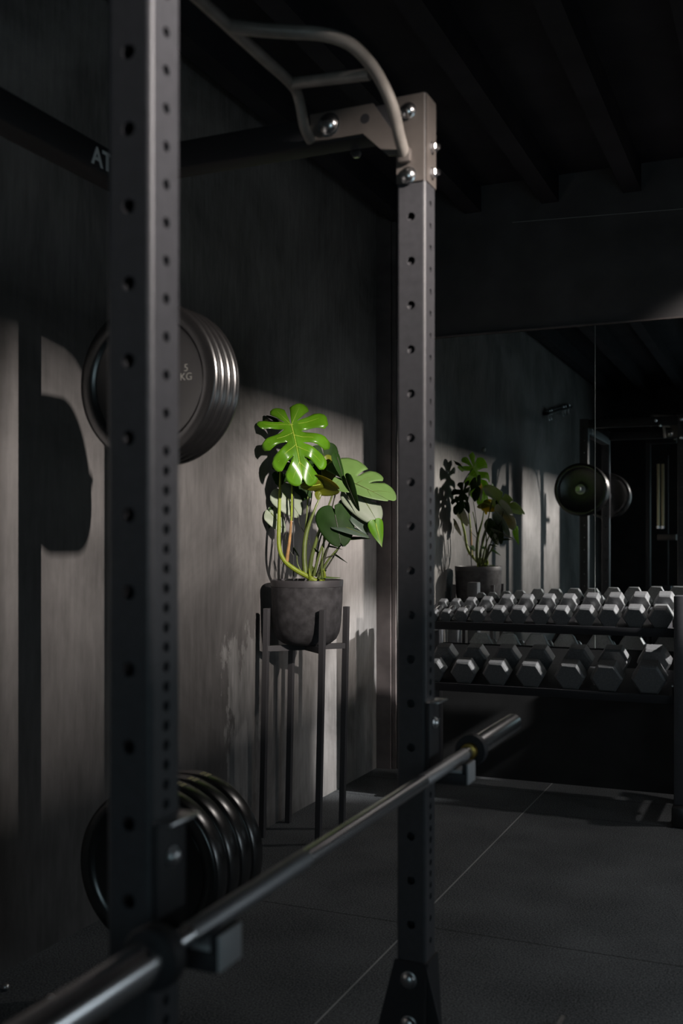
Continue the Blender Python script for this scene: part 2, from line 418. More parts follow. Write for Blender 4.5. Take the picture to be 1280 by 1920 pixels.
# ceiling joists run towards the mirror wall
for i in range(9):
    x = -2.0+i*0.42
    if x > 1.0: break
    struct('trim_%d' % (i+1), B(x-0.045, x+0.045, QF, QM+0.006, CEIL-0.14, CEIL), 'ceiling')
# thin pale conduit line high on the back wall, ledge over the mirror, boards in the corner
a, b_ = on_q(960, 417, QM-0.01), on_q(1400, 382, QM-0.01)
struct('trim_20', TB([a, b_], 0.0022, seg=6), 'grey_print')
struct('trim_21', B(-2.02, XR, QM-0.016, QM+0.006, 2.392, 2.400), 'trim')
struct('trim_22', B(PW, -2.046, QM-0.03, QM+0.006, 0, CEIL, bev=0.002), 'trim')
struct('trim_23', B(-2.043, -2.02, QM-0.018, QM+0.006, 0, CEIL, bev=0.002), 'trim')
# mirror panels
seams = [-2.018, -0.924, 0.176, 1.19]
lab = ['tall wall mirror beside the dark corner boards, reflecting the potted plant', 'tall wall mirror right of the vertical joint, reflecting the rack uprights',
       'tall wall mirror at the far right of the wall']
for i in range(3):
    r_ = thing('wall_mirror', lab[i], 'mirror', (0, 0, 0), group='mirrors along the back wall')
    obj('glass', B(seams[i]+0.002, seams[i+1]-0.002, QM-0.004, QM+0.004, 0.72, 2.390), 'mirror', r_, smooth=False)
    obj('edge', B(seams[i+1]-0.002, seams[i+1]+0.0005, QM-0.005, QM+0.004, 0.72, 2.390), 'mirror_edge', r_, smooth=False)
    r_.location = (0, 0, 0)

# ================================================================= POWER RACK
W = 0.07; PF = -0.82; PR = -1.59; QA, QB = 1.115, 2.20; TOP = 2.282
rack = thing('power_rack', 'black perforated steel power rack filling the foreground', 'power rack', (-1.2, 1.7, 0))
RO = Vector((-1.2, 1.7, 0))
def rp(name, bm, mat, parent=None, **k):
    for v in bm.verts: v.co -= RO
    return obj(name, bm, mat, parent or rack, **k)
wide = [1.806+0.1*k for k in range(-18, 5)]
wide = [z for z in wide if 0.1 < z < 2.25]
dense = [1.44+0.05*k for k in range(0, 17) if 1.44+0.05*k < 2.25]+[1.39-0.0257*k for k in range(0, 37)]
dense += [min(dense)-0.05*k for k in range(1, 9) if min(dense)-0.05*k > 0.08]
H_ = {'-q': (wide, 0.0098), '+q': (wide, 0.0098), '+p': (dense, 0.0074), '-p': (dense, 0.0074)}
Hr = {'-q': (wide, 0.0098), '+q': (wide, 0.0098), '+p': ([], .01), '-p': ([], .01)}
for (p, q, hh) in ((PF, QA, H_), (PF, QB, H_), (PR, QA, Hr), (PR, QB, Hr)):
    bm = bmesh.new(); perforated(bm, p, q, W, 0.006, TOP, hh); rp('upright', bm, 'rack', smooth=False)
# beams
for q in (QA, QB):
    rp('side_beam', B(PR+W, PF, q+0.001, q+W-0.001, 2.204, 2.273, bev=0.006), 'rack_dark')
xb = rp('cross_beam', B(PR, PR+W, QA+W, QB, 2.160, 2.230, bev=0.006), 'rack_dark')
to = text_mesh('AT', 0.062, 0.0008, 0.0012, mat='pale_print')
to.parent = xb; to.location = Vector((PR+W+0.001, 2.010, 2.172))-RO; to.rotation_euler = (PI/2, 0, PI/2)
to['label'] = 'grey lettering'

# gusset plates at the top of the front uprights
def gusset(q_face, sgn):
    g = [(-1.034, 2.275), (-0.875, 2.275), (-0.815, 2.185), (-0.815, 2.148), (-0.838, 2.150), (-0.900, 2.210), (-1.034, 2.210)]
    bm = bmesh.new(); prism(bm, g, 'y', q_face, q_face+sgn*0.006)
    return bm
for (q, sgn) in ((QB, -1), (QA+W, 1)):
    g = rp('gusset_plate', gusset(q, sgn), 'bracket', smooth=False)
    pl = rp('top_plate', B(PF+0.001, PF+W-0.002, min(q, q+sgn*0.004), max(q, q+sgn*0.004), 2.083, TOP-0.002, bev=0.001), 'bracket', smooth=False)
    sl = rp('cap_sleeve', B(PF+W-0.001, PF+W+0.002, (q if sgn < 0 else q-W)+0.002, (q+W if sgn < 0 else q)-0.002, 2.083, TOP-0.002), 'bracket', smooth=False)
    for (px, pz, rr) in ((-0.985, 2.243, 0.0235), (-0.790, 2.243, 0.0165), (-0.790, 2.098, 0.0165)):
        rp('bolt', bolt_bm((px, q+sgn*0.006, pz), (0, sgn, 0), rr), 'chrome')
    bm = bmesh.new(); lathe(bm, [(0.0001, 0), (0.0115, 0), (0.0115, 0.0003), (0.0001, 0.0003)], (-0.895, q+sgn*0.0061, 2.243), 'y', 20); rp('bolt_hole', bm, 'rack_dark')
    qc = (q+W/2) if sgn < 0 else (q-W/2)
    for pz in (2.168, 2.110):
        rp('bolt', bolt_bm((PF+W+0.002, qc, pz), (1, 0, 0), 0.0115, dome=False), 'chrome')
    # bolts on the outer face of the beam (seen in the mirror)
    qo = q+W if sgn < 0 else q-W
    for (px, pz, rr) in ((-0.985, 2.243, 0.014), (-0.79, 2.243, 0.014), (-0.79, 2.098, 0.014), (-0.95, 2.20, 0.011), (-0.92, 2.175, 0.011), (-0.89, 2.15, 0.011)):
        if pz in (2.175, 2.15): continue
        rp('bolt', bolt_bm((px, qo, pz), (0, -sgn, 0), rr, dome=False), 'chrome')

# pull-up bars: straight inner grip and swept outer grip, mirrored for the near side
qc = (QA+W+QB)/2
def mq(v, mir): return Vector((v[0], 2*qc-v[1] if mir else v[1], v[2]))
pb = None
inner = [(-1.03, 2.19, 2.212), (-1.03, 2.155, 2.232), (-1.03, 2.125, 2.285), (-1.03, 2.085, 2.303), (-1.03, 1.95, 2.303), (-1.03, 1.80, 2.303)]
bm = bmesh.new()
path = inner+[(-1.03, 1.55, 2.303)]+[(v[0], 2*qc-v[1], v[2]) for v in reversed(inner)]
tube(bm, path, 0.0125, seg=14, n=6)
pb = rp('pull_up_bar', bm, 'grip')
outer = [(-1.03, 1.800, 2.303), (-0.985, 1.838, 2.303), (-0.931, 1.872, 2.303), (-0.872, 1.908, 2.303), (-0.835, 1.957, 2.300), (-0.820, 2.030, 2.290), (-0.808, 2.082, 2.262), (-0.797, 2.115, 2.222), (-0.797, 2.155, 2.176), (-0.797, 2.192, 2.142)]
for mir in (False, True):
    bm = bmesh.new(); tube(bm, [mq(v, mir) for v in outer], 0.0135, seg=14, n=6); rp('swept_grip', bm, 'grip')
    bm = bmesh.new(); tube(bm, [mq(v, mir) for v in ((-1.03, 2.085, 2.303), (-0.833, 2.070, 2.282))], 0.0128, seg=14, smooth=False); rp('cross_grip', bm, 'grip')
    bm = bmesh.new(); box(bm, -0.812, -0.78, *sorted((mq((0, 2.18, 0), mir).y, mq((0, 2.196, 0), mir).y)), 2.125, 2.158, bev=0.006); rp('grip_flange', bm, 'bracket')

# foot brackets with two dome bolts each
for (q, sgn) in ((QA, -1), (QB, -1)):
    bm = bmesh.new()
    prism(bm, [(PF-0.002, 0.325), (PF+W+0.002, 0.325), (PF+W+0.060, 0.10), (PF+W+0.062, 0.006), (PF-0.062, 0.006), (PF-0.060, 0.10)], 'y', q-0.007, q)
    rp('foot_plate', bm, 'rack_dark', smooth=False)
    bm = bmesh.new()
    prism(bm, [(q-0.002, 0.325), (q+W+0.002, 0.325), (q+W+0.05, 0.006), (q-0.05, 0.006)], 'x', PF+W, PF+W+0.006)
    rp('foot_plate', bm, 'rack_dark', smooth=False)
    rp('base_plate', B(PF-0.07, PF+W+0.09, q-0.07, q+W+0.07, 0.0, 0.008, bev=0.001), 'rack_dark')
    for pz in (0.284, 0.184):
        rp('bolt', bolt_bm((PF+W/2-0.003, q-0.007, pz), (0, -1, 0), 0.0165), 'steel')
for q in (QA, QB):
    rp('base_plate', B(PR-0.30, PR+W+0.05, q-0.06, q+W+0.06, 0.0, 0.008, bev=0.001), 'rack_dark')
for (px, py) in ((95, 1875), (10, 1856)):
    v = cam_pt(px, py, HC*F/(py-HY)); 
    rp('bolt', bolt_bm((v.x, v.y, 0.008), (0, 0, 1), 0.012), 'steel')
# storage pegs on the rear uprights
PC = -1.5556
for (z, q0, q1) in ((1.6945, QB+W, 2.52), (0.405, QB+W, 2.62), (1.6945, QA, 0.86), (0.405, QA, 0.80)):
    bm = bmesh.new(); s = 1 if q1 > q0 else -1
    lathe(bm, [(0.04, q0), (0.04, q0+s*0.012), (0.0235, q0+s*0.013), (0.0235, q1-s*0.004), (0.020, q1)], (PC, 0, z), 'y', 24)
    rp('storage_peg', bm, 'chrome')

# ================================================================= WEIGHT PLATES
def plate(th, R, label, group, rim='rubber_rim', text=None, hub=0.055, groove=True):
    o = thing('weight_plate', label, 'weight plate', group=group)
    bm = bmesh.new(); r0 = 0.0262; e = min(0.008, th*0.2); rec = min(0.009, th*0.28)
    prof = [(r0, rec*0.3), (hub, rec*0.3), (hub+0.004, rec), (R*0.76, rec), (R*0.80, rec*0.5), (R*0.82, 0.0), (R-e*1.4, 0.0), (R-e*0.4, e*0.45), (R, e*1.4), (R, th/2-0.002), (R-0.002, th/2),
            (R, th/2+0.002), (R, th-e*1.4), (R-e*0.4, th-e*0.45), (R-e*1.4, th), (R*0.82, th), (R*0.80, th-rec*0.5), (R*0.76, th-rec), (hub+0.004, th-rec), (hub, th-rec*0.3), (r0, th-rec*0.3)]
    if not groove: prof = [pt for k, pt in enumerate(prof) if k not in (9, 10, 11)]
    lathe(bm, prof, axis='y', seg=72, closed=True)
    obj('disc', bm, rim, o, angle=0.9)
    bm = bmesh.new(); lathe(bm, [(r0-0.0004, rec*0.2), (0.040, rec*0.2), (0.043, rec*0.6), (0.043, th-rec*0.6), (0.040, th-rec*0.2), (r0-0.0004, th-rec*0.2)], axis='y', seg=40, closed=True)
    obj('hub_ring', bm, 'steel', o)
    return o
def plate_text(o, body, px, pz, size, y):
    k = text_mesh(body, size, 0.0006, align='CENTER', mat='dim_print'); k.parent = o
    k.location = (px, y, pz); k.rotation_euler = (PI/2, 0, 0); k['label'] = 'raised grey lettering'
names_u = ['thin black plate at the camera end of the upper stack, with raised lettering', 'second thin plate from the camera end of the upper stack',
           'third thin plate from the camera end of the upper stack', 'thin plate nearest the wall corner in the upper stack']
UP = []
for i in range(4):
    o = plate(0.030, 0.2145, names_u[i], 'thin plates on the upper peg')
    o.location = (PC, 2.288+i*0.0325, 1.6945)
    if i == 0: plate_text(o, '5\nKG', 0.118, 0.020, 0.027, 0.0035+0.005)
names_l = ['thick bumper plate at the camera end of the lower stack', 'second thick bumper plate from the camera end of the lower stack',
           'third thick bumper plate from the camera end of the lower stack', 'thick bumper plate nearest the plant stand in the lower stack']
for i in range(4):
    o = plate(0.062, 0.217, names_l[i], 'thick bumper plates on the lower peg', hub=0.07, groove=False)
    o.location = (PC, 2.288+i*0.0645, 0.405)
    if i > 0:
        bm = bmesh.new(); a0 = 1.30
        for k in range(2):
            a = a0+k*0.07
            prism(bm, [(0.2168*math.cos(a+d), 0.2168*math.sin(a+d)) for d in (0, 0.05)]+[(0.2178*math.cos(a+d), 0.2178*math.sin(a+d)) for d in (0.05, 0)], 'y', 0.018, 0.044)
        obj('rim_glint', bm, 'tan_glint', o, smooth=False)  # warm glints on the rims, painted as small tan chips
names_m = ['thin plate on the near peg of the rack, seen only in the mirror', 'second thin plate on the near peg of the rack, seen only in the mirror']
for i in range(2):
    o = plate(0.040, 0.2145, names_m[i], 'plates seen in the mirror only')
    o.location = (PC, 1.062-i*0.043, 1.6945)

# ================================================================= J-CUPS AND BARBELL
PBAR, ZBAR = -0.694, 0.777
def jcup(q, label):
    o = thing('bar_hook', label, 'bar hook', (PF+W, q+W/2, 0.76), group='hooks carrying the barbell')
    bm = bmesh.new(); box(bm, 0.0005, 0.009, -0.034, 0.034, -0.03, 0.148, bev=0.002); obj('back_plate', bm, 'rack_dark', o)
    bm = bmesh.new(); box(bm, 0.009, 0.092, -0.030, 0.030, -0.03, -0.004, bev=0.003); box(bm, 0.083, 0.0925, -0.030, 0.030, -0.004, 0.018, bev=0.002); obj('arm', bm, 'rack_dark', o)
    bm = bmesh.new(); box(bm, 0.0095, 0.082, -0.027, 0.027, -0.004, 0.0028, bev=0.001); obj('liner', bm, 'pad', o)
    bm = bmesh.new(); box(bm, 0.0925, 0.0975, -0.028, 0.028, -0.028, 0.018, bev=0.002); obj('front_pad', bm, 'pad', o)['label'] = 'pale plastic pad'
    bm = bmesh.new(); box(bm, 0.0005, 0.030, -0.034, 0.034, 0.1482, 0.1520, bev=0.001); obj('top_tab', bm, 'steel', o)
    obj('pin', bolt_bm((0.009, 0.0, 0.10), (1, 0, 0), 0.011), 'steel', o)
    return o
jcup(QB, 'dark steel bar hook on the far upright, under the barbell near its far sleeve')
jcup(QA, 'dark steel bar hook on the near upright, under the near end of the barbell')
bar = thing('barbell', 'long steel barbell resting on the rack hooks across the foreground', 'barbell', (PBAR, 1.705, ZBAR))
def bl(name, prof, mat, seg=28):
    bm = bmesh.new(); lathe(bm, prof, axis='y', seg=seg); return obj(name, bm, mat, bar)
q1, q2 = 1.052-1.705, 2.359-1.705
bl('shaft', [(0.0140, q1), (0.0140, q2)], 'bar_chrome')
for (a, b_) in ((q1+0.06, q1+0.40), (q2-0.34, q2-0.045)):
    bl('knurling', [(0.0141, a), (0.0147, a+0.002), (0.0147, b_-0.002), (0.0141, b_)], 'knurl')
for s, qq in ((-1, q1), (1, q2)):
    bl('collar', [(0.014, qq), (0.0365, qq+s*0.001), (0.038, qq+s*0.004), (0.038, qq+s*0.024), (0.036, qq+s*0.027), (0.025, qq+s*0.029)], 'rack_dark')
    bl('brass_bushing', [(0.0142, qq-s*0.018), (0.019, qq-s*0.017), (0.020, qq-s*0.001), (0.0142, qq)], 'brass' if s > 0 else 'steel')
    L_ = 0.415
    bl('sleeve', [(0.0245, qq+s*0.028), (0.0248, qq+s*0.030), (0.0248, qq+s*(L_-0.003)), (0.0225, qq+s*L_)], 'bar_chrome')
    bl('end_cap', [(0.021, qq+s*(L_-0.001)), (0.019, qq+s*(L_+0.003)), (0.0005, qq+s*(L_+0.003))], 'rack_dark')

# ================================================================= PLANT STAND AND POTTED MONSTERA
SC = Vector((-1.951, 4.064, 0)); LEAN = Vector((cs*0.020, sn*0.020, 0)); LZ = 0.985
def lean(v): return Vector(v)+LEAN*(v[2]/LZ)
stand = thing('plant_stand', 'tall dark metal four-legged plant stand against the left wall', 'plant stand', SC)
for (sx, sy) in ((-1, -1), (1, -1), (1, 1), (-1, 1)):
    cx, cy = sx*0.1325, sy*0.1255; h = 0.012
    bm = B(cx-h, cx+h, cy-h, cy+h, 0, LZ, bev=0.0015)
    for v in bm.verts: v.co = lean(v.co)
    obj('leg', bm, 'stand', stand, smooth=False)
for (a, b_) in (((-1, -1), (1, 1)), ((1, -1), (-1, 1))):
    A_, D_ = Vector((a[0]*0.1325, a[1]*0.1255, 0)), Vector((b_[0]*0.1325, b_[1]*0.1255, 0))
    d = (D_-A_).normalized(); n = Vector((-d.y, d.x, 0))*0.011; bm = bmesh.new()
    zt = 0.824 if a == (-1, -1) else 0.8238
    vv = [[bm.verts.new(lean(P+n*s+Vector((0, 0, z)))) for P, s, z in ((A_, 1, z), (A_, -1, z), (D_, -1, z), (D_, 1, z))] for z in (0.800, zt)]
    bm.faces.new(vv[0]); bm.faces.new(vv[1][::-1])
    for k in range(4): bm.faces.new((vv[0][k], vv[0][(k+1) % 4], vv[1][(k+1) % 4], vv[1][k]))
    obj('cross_bar', bm, 'stand', stand, smooth=False)

POT = SC+LEAN*0.95; PZ0, PZ1, PRD = 0.8245, 1.106, 0.158
pot = thing('potted_monstera', 'leafy green monstera in a charcoal pot on the tall stand', 'potted plant', (POT.x, POT.y, PZ0))
PO = Vector(pot.location)
def pp(name, bm, mat, parent=None, **k):
    for v in bm.verts: v.co.x = max(v.co.x, PW+0.014+0.1*max(0, v.co.x-PW))   # nothing grows into the wall
    for v in bm.verts: v.co -= PO
    return obj(name, bm, mat, parent or pot, **k)
bm = bmesh.new()
prof = [(0.0005, PZ0), (0.085, PZ0), (0.105, PZ0+0.006), (0.128, PZ0+0.024), (0.143, PZ0+0.055), (0.150, PZ0+0.10), (0.1545, PZ0+0.18), (PRD-0.001, PZ1-0.032), (PRD-0.001, PZ1-0.030),
        (PRD-0.008, PZ1-0.030), (PRD-0.012, PZ0+0.16), (0.12, PZ0+0.05), (0.0005, PZ0+0.03)]
lathe(bm, prof, (POT.x, POT.y, 0), seg=72); pp('pot', bm, 'pot')
bm = bmesh.new()
lathe(bm, [(PRD-0.008, PZ1-0.030), (PRD, PZ1-0.029), (PRD+0.001, PZ1-0.004), (PRD-0.001, PZ1), (PRD-0.006, PZ1), (PRD-0.008, PZ1-0.004)], (POT.x, POT.y, 0), seg=72, closed=True)
pp('pot_rim', bm, 'pot_rim')
bm = bmesh.new(); lathe(bm, [(0.0005, PZ1-0.05), (PRD-0.009, PZ1-0.05), (PRD-0.009, PZ1-0.030), (0.08, PZ1-0.018), (0.0005, PZ1-0.012)], (POT.x, POT.y, 0), seg=48)
for v in bm.verts:
    if v.co.z > PZ1-0.045: v.co.z += random.uniform(-0.004, 0.004)
pp('soil', bm, 'soil')

Z0 = -sn*POT.x+cs*POT.y          # depth of the plant from the camera
def at(px, py, dz=0.0): return cam_pt(px, py, Z0+dz)

def stem(pts, rad, mat, name='stem'):
    bm = bmesh.new(); tube(bm, [at(*p) for p in pts], rad, seg=10, n=6); return pp(name, bm, mat)

def leaf(Bp, Tp, Rv, Wd, mat, slits=((), ()), droop=0.25, cup=0.3, amin=-0.42, thick=0.0007, rib=True, ribmat=None, ripple=0.012, sharp=0.62, name='leaf', fold=0.0, basecurl=0.0, veins=False, asym=(1.0, 1.0), b0=0.36):
    """Bp, Tp base and tip points; Rv lateral direction (towards side +1); Wd half-width / length"""
    Bp, Tp = Vector(Bp), Vector(Tp); U = Tp-Bp; L = U.length; U.normalize()
    V = Vector(Rv); V = (V-U*V.dot(U)).normalized(); Nn = U.cross(V)
    if Nn.dot(Vector((0.55, -0.55, 0.62))) < 0: Nn = -Nn      # upper side looks to the light
    ph = random.uniform(0, 6)
    def place(x, y):
        d = droop*(x*x)*(1 if x > 0 else 0) + basecurl*(x*x if x < 0 else 0)
        z = -d - cup*(y*y) - fold*abs(y) + ripple*math.sin(7*x+9*abs(y)+ph)*min(1, abs(y)*5)
        return Bp+(U*x+V*y+Nn*z)*L
    def outline(a):
        if a < 0:
            f = -a/(-amin); ang = math.radians(98+ (172-98)*f); ln = Wd*(0.98-0.45*f**1.4); o = 0.0
        else:
            ang = math.radians(98-82*a**0.8); ln = Wd*(1-a)**sharp*(1.0+0.35*a) ; o = a*0.86
            if a > 0.86: pass
        return o, ang, ln
    bm = bmesh.new()
    for side, sl, am in ((1, slits[0], asym[0]), (-1, slits[1], asym[1])):
        cuts = sorted(sl); bounds = [(amin, 0)]+[(c[0], c[1]) for c in cuts]+[(1.0, 0)]
        for i in range(len(bounds)-1):
            (aL, gL), (aR, gR) = bounds[i], bounds[i+1]
            nt = max(4, int((aR-aL)*22)); nb = 11; grid = []
            for k in range(nt+1):
                t = k/nt; row = []
                for j in range(nb+1):
                    b = j/nb
                    def g(gw): return 0 if b < b0 or gw == 0 else gw*min(1, (b-b0)/0.4)**0.7
                    a = (aL+g(gL))*(1-t)+(aR-g(gR))*t
                    o, ang, ln = outline(a)
                    rd = 1.0
                    if len(bounds) > 2:
                        e = abs(2*t-1)
                        if (t > 0.5 and gR) or (t <= 0.5 and gL): rd = 1-0.16*e**3
                    bb = b*rd*ln*am
                    x = o+bb*math.cos(ang)+0.10*(b*b)*ln*(1 if a >= 0 else 0.3); y = side*bb*math.sin(ang)
                    row.append(bm.verts.new(place(x, y)))
                grid.append(row)
            for k in range(nt):
                for j in range(nb):
                    q4 = [grid[k][j], grid[k+1][j], grid[k+1][j+1], grid[k][j+1]]
                    try: bm.faces.new(q4)
                    except Exception: pass
    bmesh.ops.remove_doubles(bm, verts=bm.verts[:], dist=0.0004)
    bmesh.ops.dissolve_degenerate(bm, edges=bm.edges[:], dist=1e-5)
    bmesh.ops.recalc_face_normals(bm, faces=bm.faces[:])
    o = pp(name, bm, mat, angle=1.2)
    md = o.modifiers.new('thickness', 'SOLIDIFY'); md.thickness = thick
    if rib:
        bm = bmesh.new(); pts = [place(x, 0)+Nn*0.0006 for x in (-0.01, 0.15, 0.3, 0.45, 0.6, 0.75, 0.86)]
        tube(bm, pts, [0.0024, 0.0020, 0.0015, 0.0009, 0.0005], seg=8, n=3); 
        if veins:
            for side, sl in ((1, slits[0]), (-1, slits[1])):
                bd = [amin]+[c[0] for c in sorted(sl)]+[0.9]
                for i in range(len(bd)-1):
                    a = (bd[i]+bd[i+1])/2; o_, ang, ln = outline(a); am = asym[0] if side > 0 else asym[1]
                    tube(bm, [place(o_+b*ln*am*math.cos(ang)+0.10*b*b*ln*(1 if a >= 0 else 0.3), side*b*ln*am*math.sin(ang))+Nn*0.0004 for b in (0, 0.25, 0.5, 0.8)], [0.0013, 0.0008, 0.0003], seg=6, n=2)
        r_ = pp('midrib', bm, ribmat or ('midrib' if mat in ('leaf', 'leaf_yellow') else 'stem' if mat != 'leaf_dark' else 'stem_dark'))
        r_.parent = o
    return o
R = lambda dx, dy, dz: (cam_pt(HX+dx, HY+dy, 4.4)-cam_pt(HX, HY, 4.4))+Vector((-sn, cs, 0))*dz   # direction from picture deltas + depth

# --- big leaf at the top
leaf(at(546, 797, -0.03), at(574, 903, -0.135), R(100, -8, 0.055), 0.62, 'leaf',
     slits=(((-0.15, 0.03), (0.10, 0.035), (0.30, 0.032), (0.55, 0.035)), ((-0.17, 0.05), (0.05, 0.05), (0.26, 0.04), (0.52, 0.03))),
     droop=0.20, cup=0.22, amin=-0.46, ripple=0.045, basecurl=0.15, b0=0.28, veins=True, asym=(1.0, 0.9))['label'] = 'large glossy bright green split leaf'
# --- upper right leaf
leaf(at(641, 897, 0.0), at(742, 934, -0.05), R(16, -70, 0.12), 0.62, 'leaf_mid',
     slits=(((0.18, 0.016), (0.42, 0.018)), ((0.2, 0.03),)), droop=0.16, cup=0.22, fold=0.10, ripple=0.015, asym=(1.0, 0.40), amin=-0.36, veins=True)['label'] = 'soft green split leaf reaching right'
# --- drooping lobes below it
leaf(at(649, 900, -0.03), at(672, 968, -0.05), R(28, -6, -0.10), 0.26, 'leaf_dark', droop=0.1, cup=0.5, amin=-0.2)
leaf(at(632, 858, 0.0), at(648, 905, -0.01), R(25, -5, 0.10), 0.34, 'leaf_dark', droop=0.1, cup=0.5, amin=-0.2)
# --- pale leaf under
leaf(at(672, 922, 0.02), at(713, 978, -0.03), R(50, -26, 0.05), 0.52, 'leaf_pale', slits=(((0.34, 0.03),), ()), droop=0.2, cup=0.3, amin=-0.35)['label'] = 'pale grey green leaf'
leaf(at(658, 946, 0.03), at(700, 1000, -0.02), R(36, -30, 0.08), 0.42, 'leaf_blue', slits=((), ((0.2, 0.04),)), droop=0.2, cup=0.3)
leaf(at(634, 984, -0.01), at(701, 1004, -0.05), R(4, -20, 0.10), 0.30, 'leaf_blue', droop=0.12, cup=0.4, amin=-0.25)['label'] = 'blue grey leaf seen edge on'
leaf(at(652, 1008, 0.01), at(700, 1006, -0.03), R(2, -12, 0.10), 0.24, 'leaf_dark', droop=0.1, cup=0.3, amin=-0.25)
leaf(at(704, 982, -0.02), at(717, 1034, -0.01), R(24, -6, 0.02), 0.30, 'leaf', droop=-0.05, cup=0.4, amin=-0.25, sharp=1.0)['label'] = 'narrow green leaf hanging down'
# --- dark heart leaf in the middle
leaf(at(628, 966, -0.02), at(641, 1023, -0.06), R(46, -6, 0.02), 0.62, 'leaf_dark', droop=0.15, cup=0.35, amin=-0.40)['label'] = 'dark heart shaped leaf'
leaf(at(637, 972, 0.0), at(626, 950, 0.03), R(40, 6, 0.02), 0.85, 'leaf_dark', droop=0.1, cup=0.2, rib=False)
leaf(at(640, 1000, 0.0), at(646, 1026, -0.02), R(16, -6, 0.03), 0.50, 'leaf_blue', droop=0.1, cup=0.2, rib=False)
# --- yellow-green back-lit leaf
leaf(at(600, 905, -0.02), at(640, 914, -0.04), R(6, 30, 0.06), 0.60, 'leaf_yellow', droop=0.2, cup=0.5, amin=-0.45)['label'] = 'yellow green back-lit leaf'
leaf(at(600, 908, -0.03), at(561, 918, -0.04), R(4, 26, 0.05), 0.42, 'leaf_yellow', droop=0.3, cup=0.6)
leaf(at(596, 925, -0.02), at(596, 937, -0.03), R(20, 0, 0), 0.5, 'leaf_yellow', rib=False)
# --- leaves behind the big leaf, facing the mirror
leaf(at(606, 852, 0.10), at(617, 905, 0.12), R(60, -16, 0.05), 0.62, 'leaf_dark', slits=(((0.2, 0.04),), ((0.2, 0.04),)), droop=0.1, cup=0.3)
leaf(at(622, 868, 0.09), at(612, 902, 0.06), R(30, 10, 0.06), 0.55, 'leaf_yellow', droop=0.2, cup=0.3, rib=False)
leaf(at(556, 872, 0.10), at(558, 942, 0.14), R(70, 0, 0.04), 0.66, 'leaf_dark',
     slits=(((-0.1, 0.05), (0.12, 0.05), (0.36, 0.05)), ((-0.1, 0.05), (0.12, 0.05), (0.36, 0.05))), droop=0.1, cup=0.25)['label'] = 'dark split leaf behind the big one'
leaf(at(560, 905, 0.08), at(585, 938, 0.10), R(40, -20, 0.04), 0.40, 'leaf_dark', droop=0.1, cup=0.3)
leaf(at(600, 890, 0.16), at(622, 870, 0.20), R(20, 30, 0.06), 0.70, 'leaf_pale', droop=0.1, cup=0.2)
# --- pale leaves to the left
leaf(at(532, 926, 0.06), at(566, 967, 0.05), R(34, -20, 0.05), 0.56, 'leaf_pale', droop=0.15, cup=0.25, amin=-0.3)['label'] = 'pale leaf low on the left'
leaf(at(508, 962, 0.05), at(539, 998, 0.04), R(24, -18, 0.05), 0.42, 'leaf_pale', droop=0.2, cup=0.3, amin=-0.3)['label'] = 'small pale leaf near the wall'
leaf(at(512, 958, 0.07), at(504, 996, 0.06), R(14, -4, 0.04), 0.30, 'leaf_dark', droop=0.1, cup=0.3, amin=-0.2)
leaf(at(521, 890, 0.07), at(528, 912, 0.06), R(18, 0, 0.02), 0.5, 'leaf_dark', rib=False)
# --- curled tips at the top left
leaf(at(524, 790, 0.05), at(491, 789, 0.02), R(0, -8, 0.06), 0.20, 'leaf_yellow', droop=-0.08, cup=0.5, amin=-0.2, rib=False)
leaf(at(536, 797, 0.07), at(503, 768, 0.03), R(-14, -18, 0.03), 0.42, 'leaf_dark', droop=0.35, cup=0.5, amin=-0.15)
# --- small leaves low down
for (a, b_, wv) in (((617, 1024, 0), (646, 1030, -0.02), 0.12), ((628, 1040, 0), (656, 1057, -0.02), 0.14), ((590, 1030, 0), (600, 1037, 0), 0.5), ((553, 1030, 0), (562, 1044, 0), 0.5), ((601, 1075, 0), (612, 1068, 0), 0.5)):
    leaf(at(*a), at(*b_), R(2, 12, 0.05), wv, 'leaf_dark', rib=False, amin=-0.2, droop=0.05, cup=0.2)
leaf(at(604, 1082, 0.02), at(642, 1083, 0.0), R(0, -4, 0.10), 0.34, 'leaf_mid', droop=0.02, cup=0.1, amin=-0.3)['label'] = 'pale green leaf lying on the pot rim'

# --- stems
base = (590, 1086, 0.0)
stem([(525.5, 884, 0.05), (524, 940, 0.04), (522.5, 985, 0.0), (523, 1025, -0.02), (532, 1050, -0.03), (553, 1068, -0.03), (575, 1080, -0.01), (592, 1090, 0)], [0.0045, 0.0065, 0.0088, 0.0095, 0.0100, 0.0105, 0.011, 0.012], 'stem_light')['label'] = 'thick lime green bent stem'
stem([(544, 800, -0.025), (536, 836, 0.03), (526, 878, 0.055), (525, 905, 0.05)], [0.0028, 0.0034, 0.0044], 'stem_dark')
stem([(550, 893, 0.04), (550, 985, 0.02), (550, 1088, 0.0)], 0.0030, 'stake', name='stake')
stem([(548, 880, 0.05), (547, 930, 0.02), (546, 975, 0.0), (541, 1025, -0.02), (537, 1058, -0.03)], [0.0035, 0.0045, 0.0055, 0.008], 'stem_light')
stem([(546, 976, -0.003), (543, 1010, -0.015), (539, 1040, -0.027), (537, 1056, -0.032)], [0.0048, 0.0062, 0.0078, 0.008], 'stem_brown')['label'] = 'orange brown sheath'
bm = bmesh.new(); tube(bm, [at(546, 977.2, 0.0), at(546, 978.6, 0.0)], 0.0078, smooth=False); pp('tie', bm, 'grey_print')
stem([(572, 1076, 0.0), (570, 1040, 0.0), (574, 1000, 0.0), (590, 955, 0.0), (603, 925, 0.02)], [0.0125, 0.0115, 0.010, 0.005, 0.0035], 'stem')
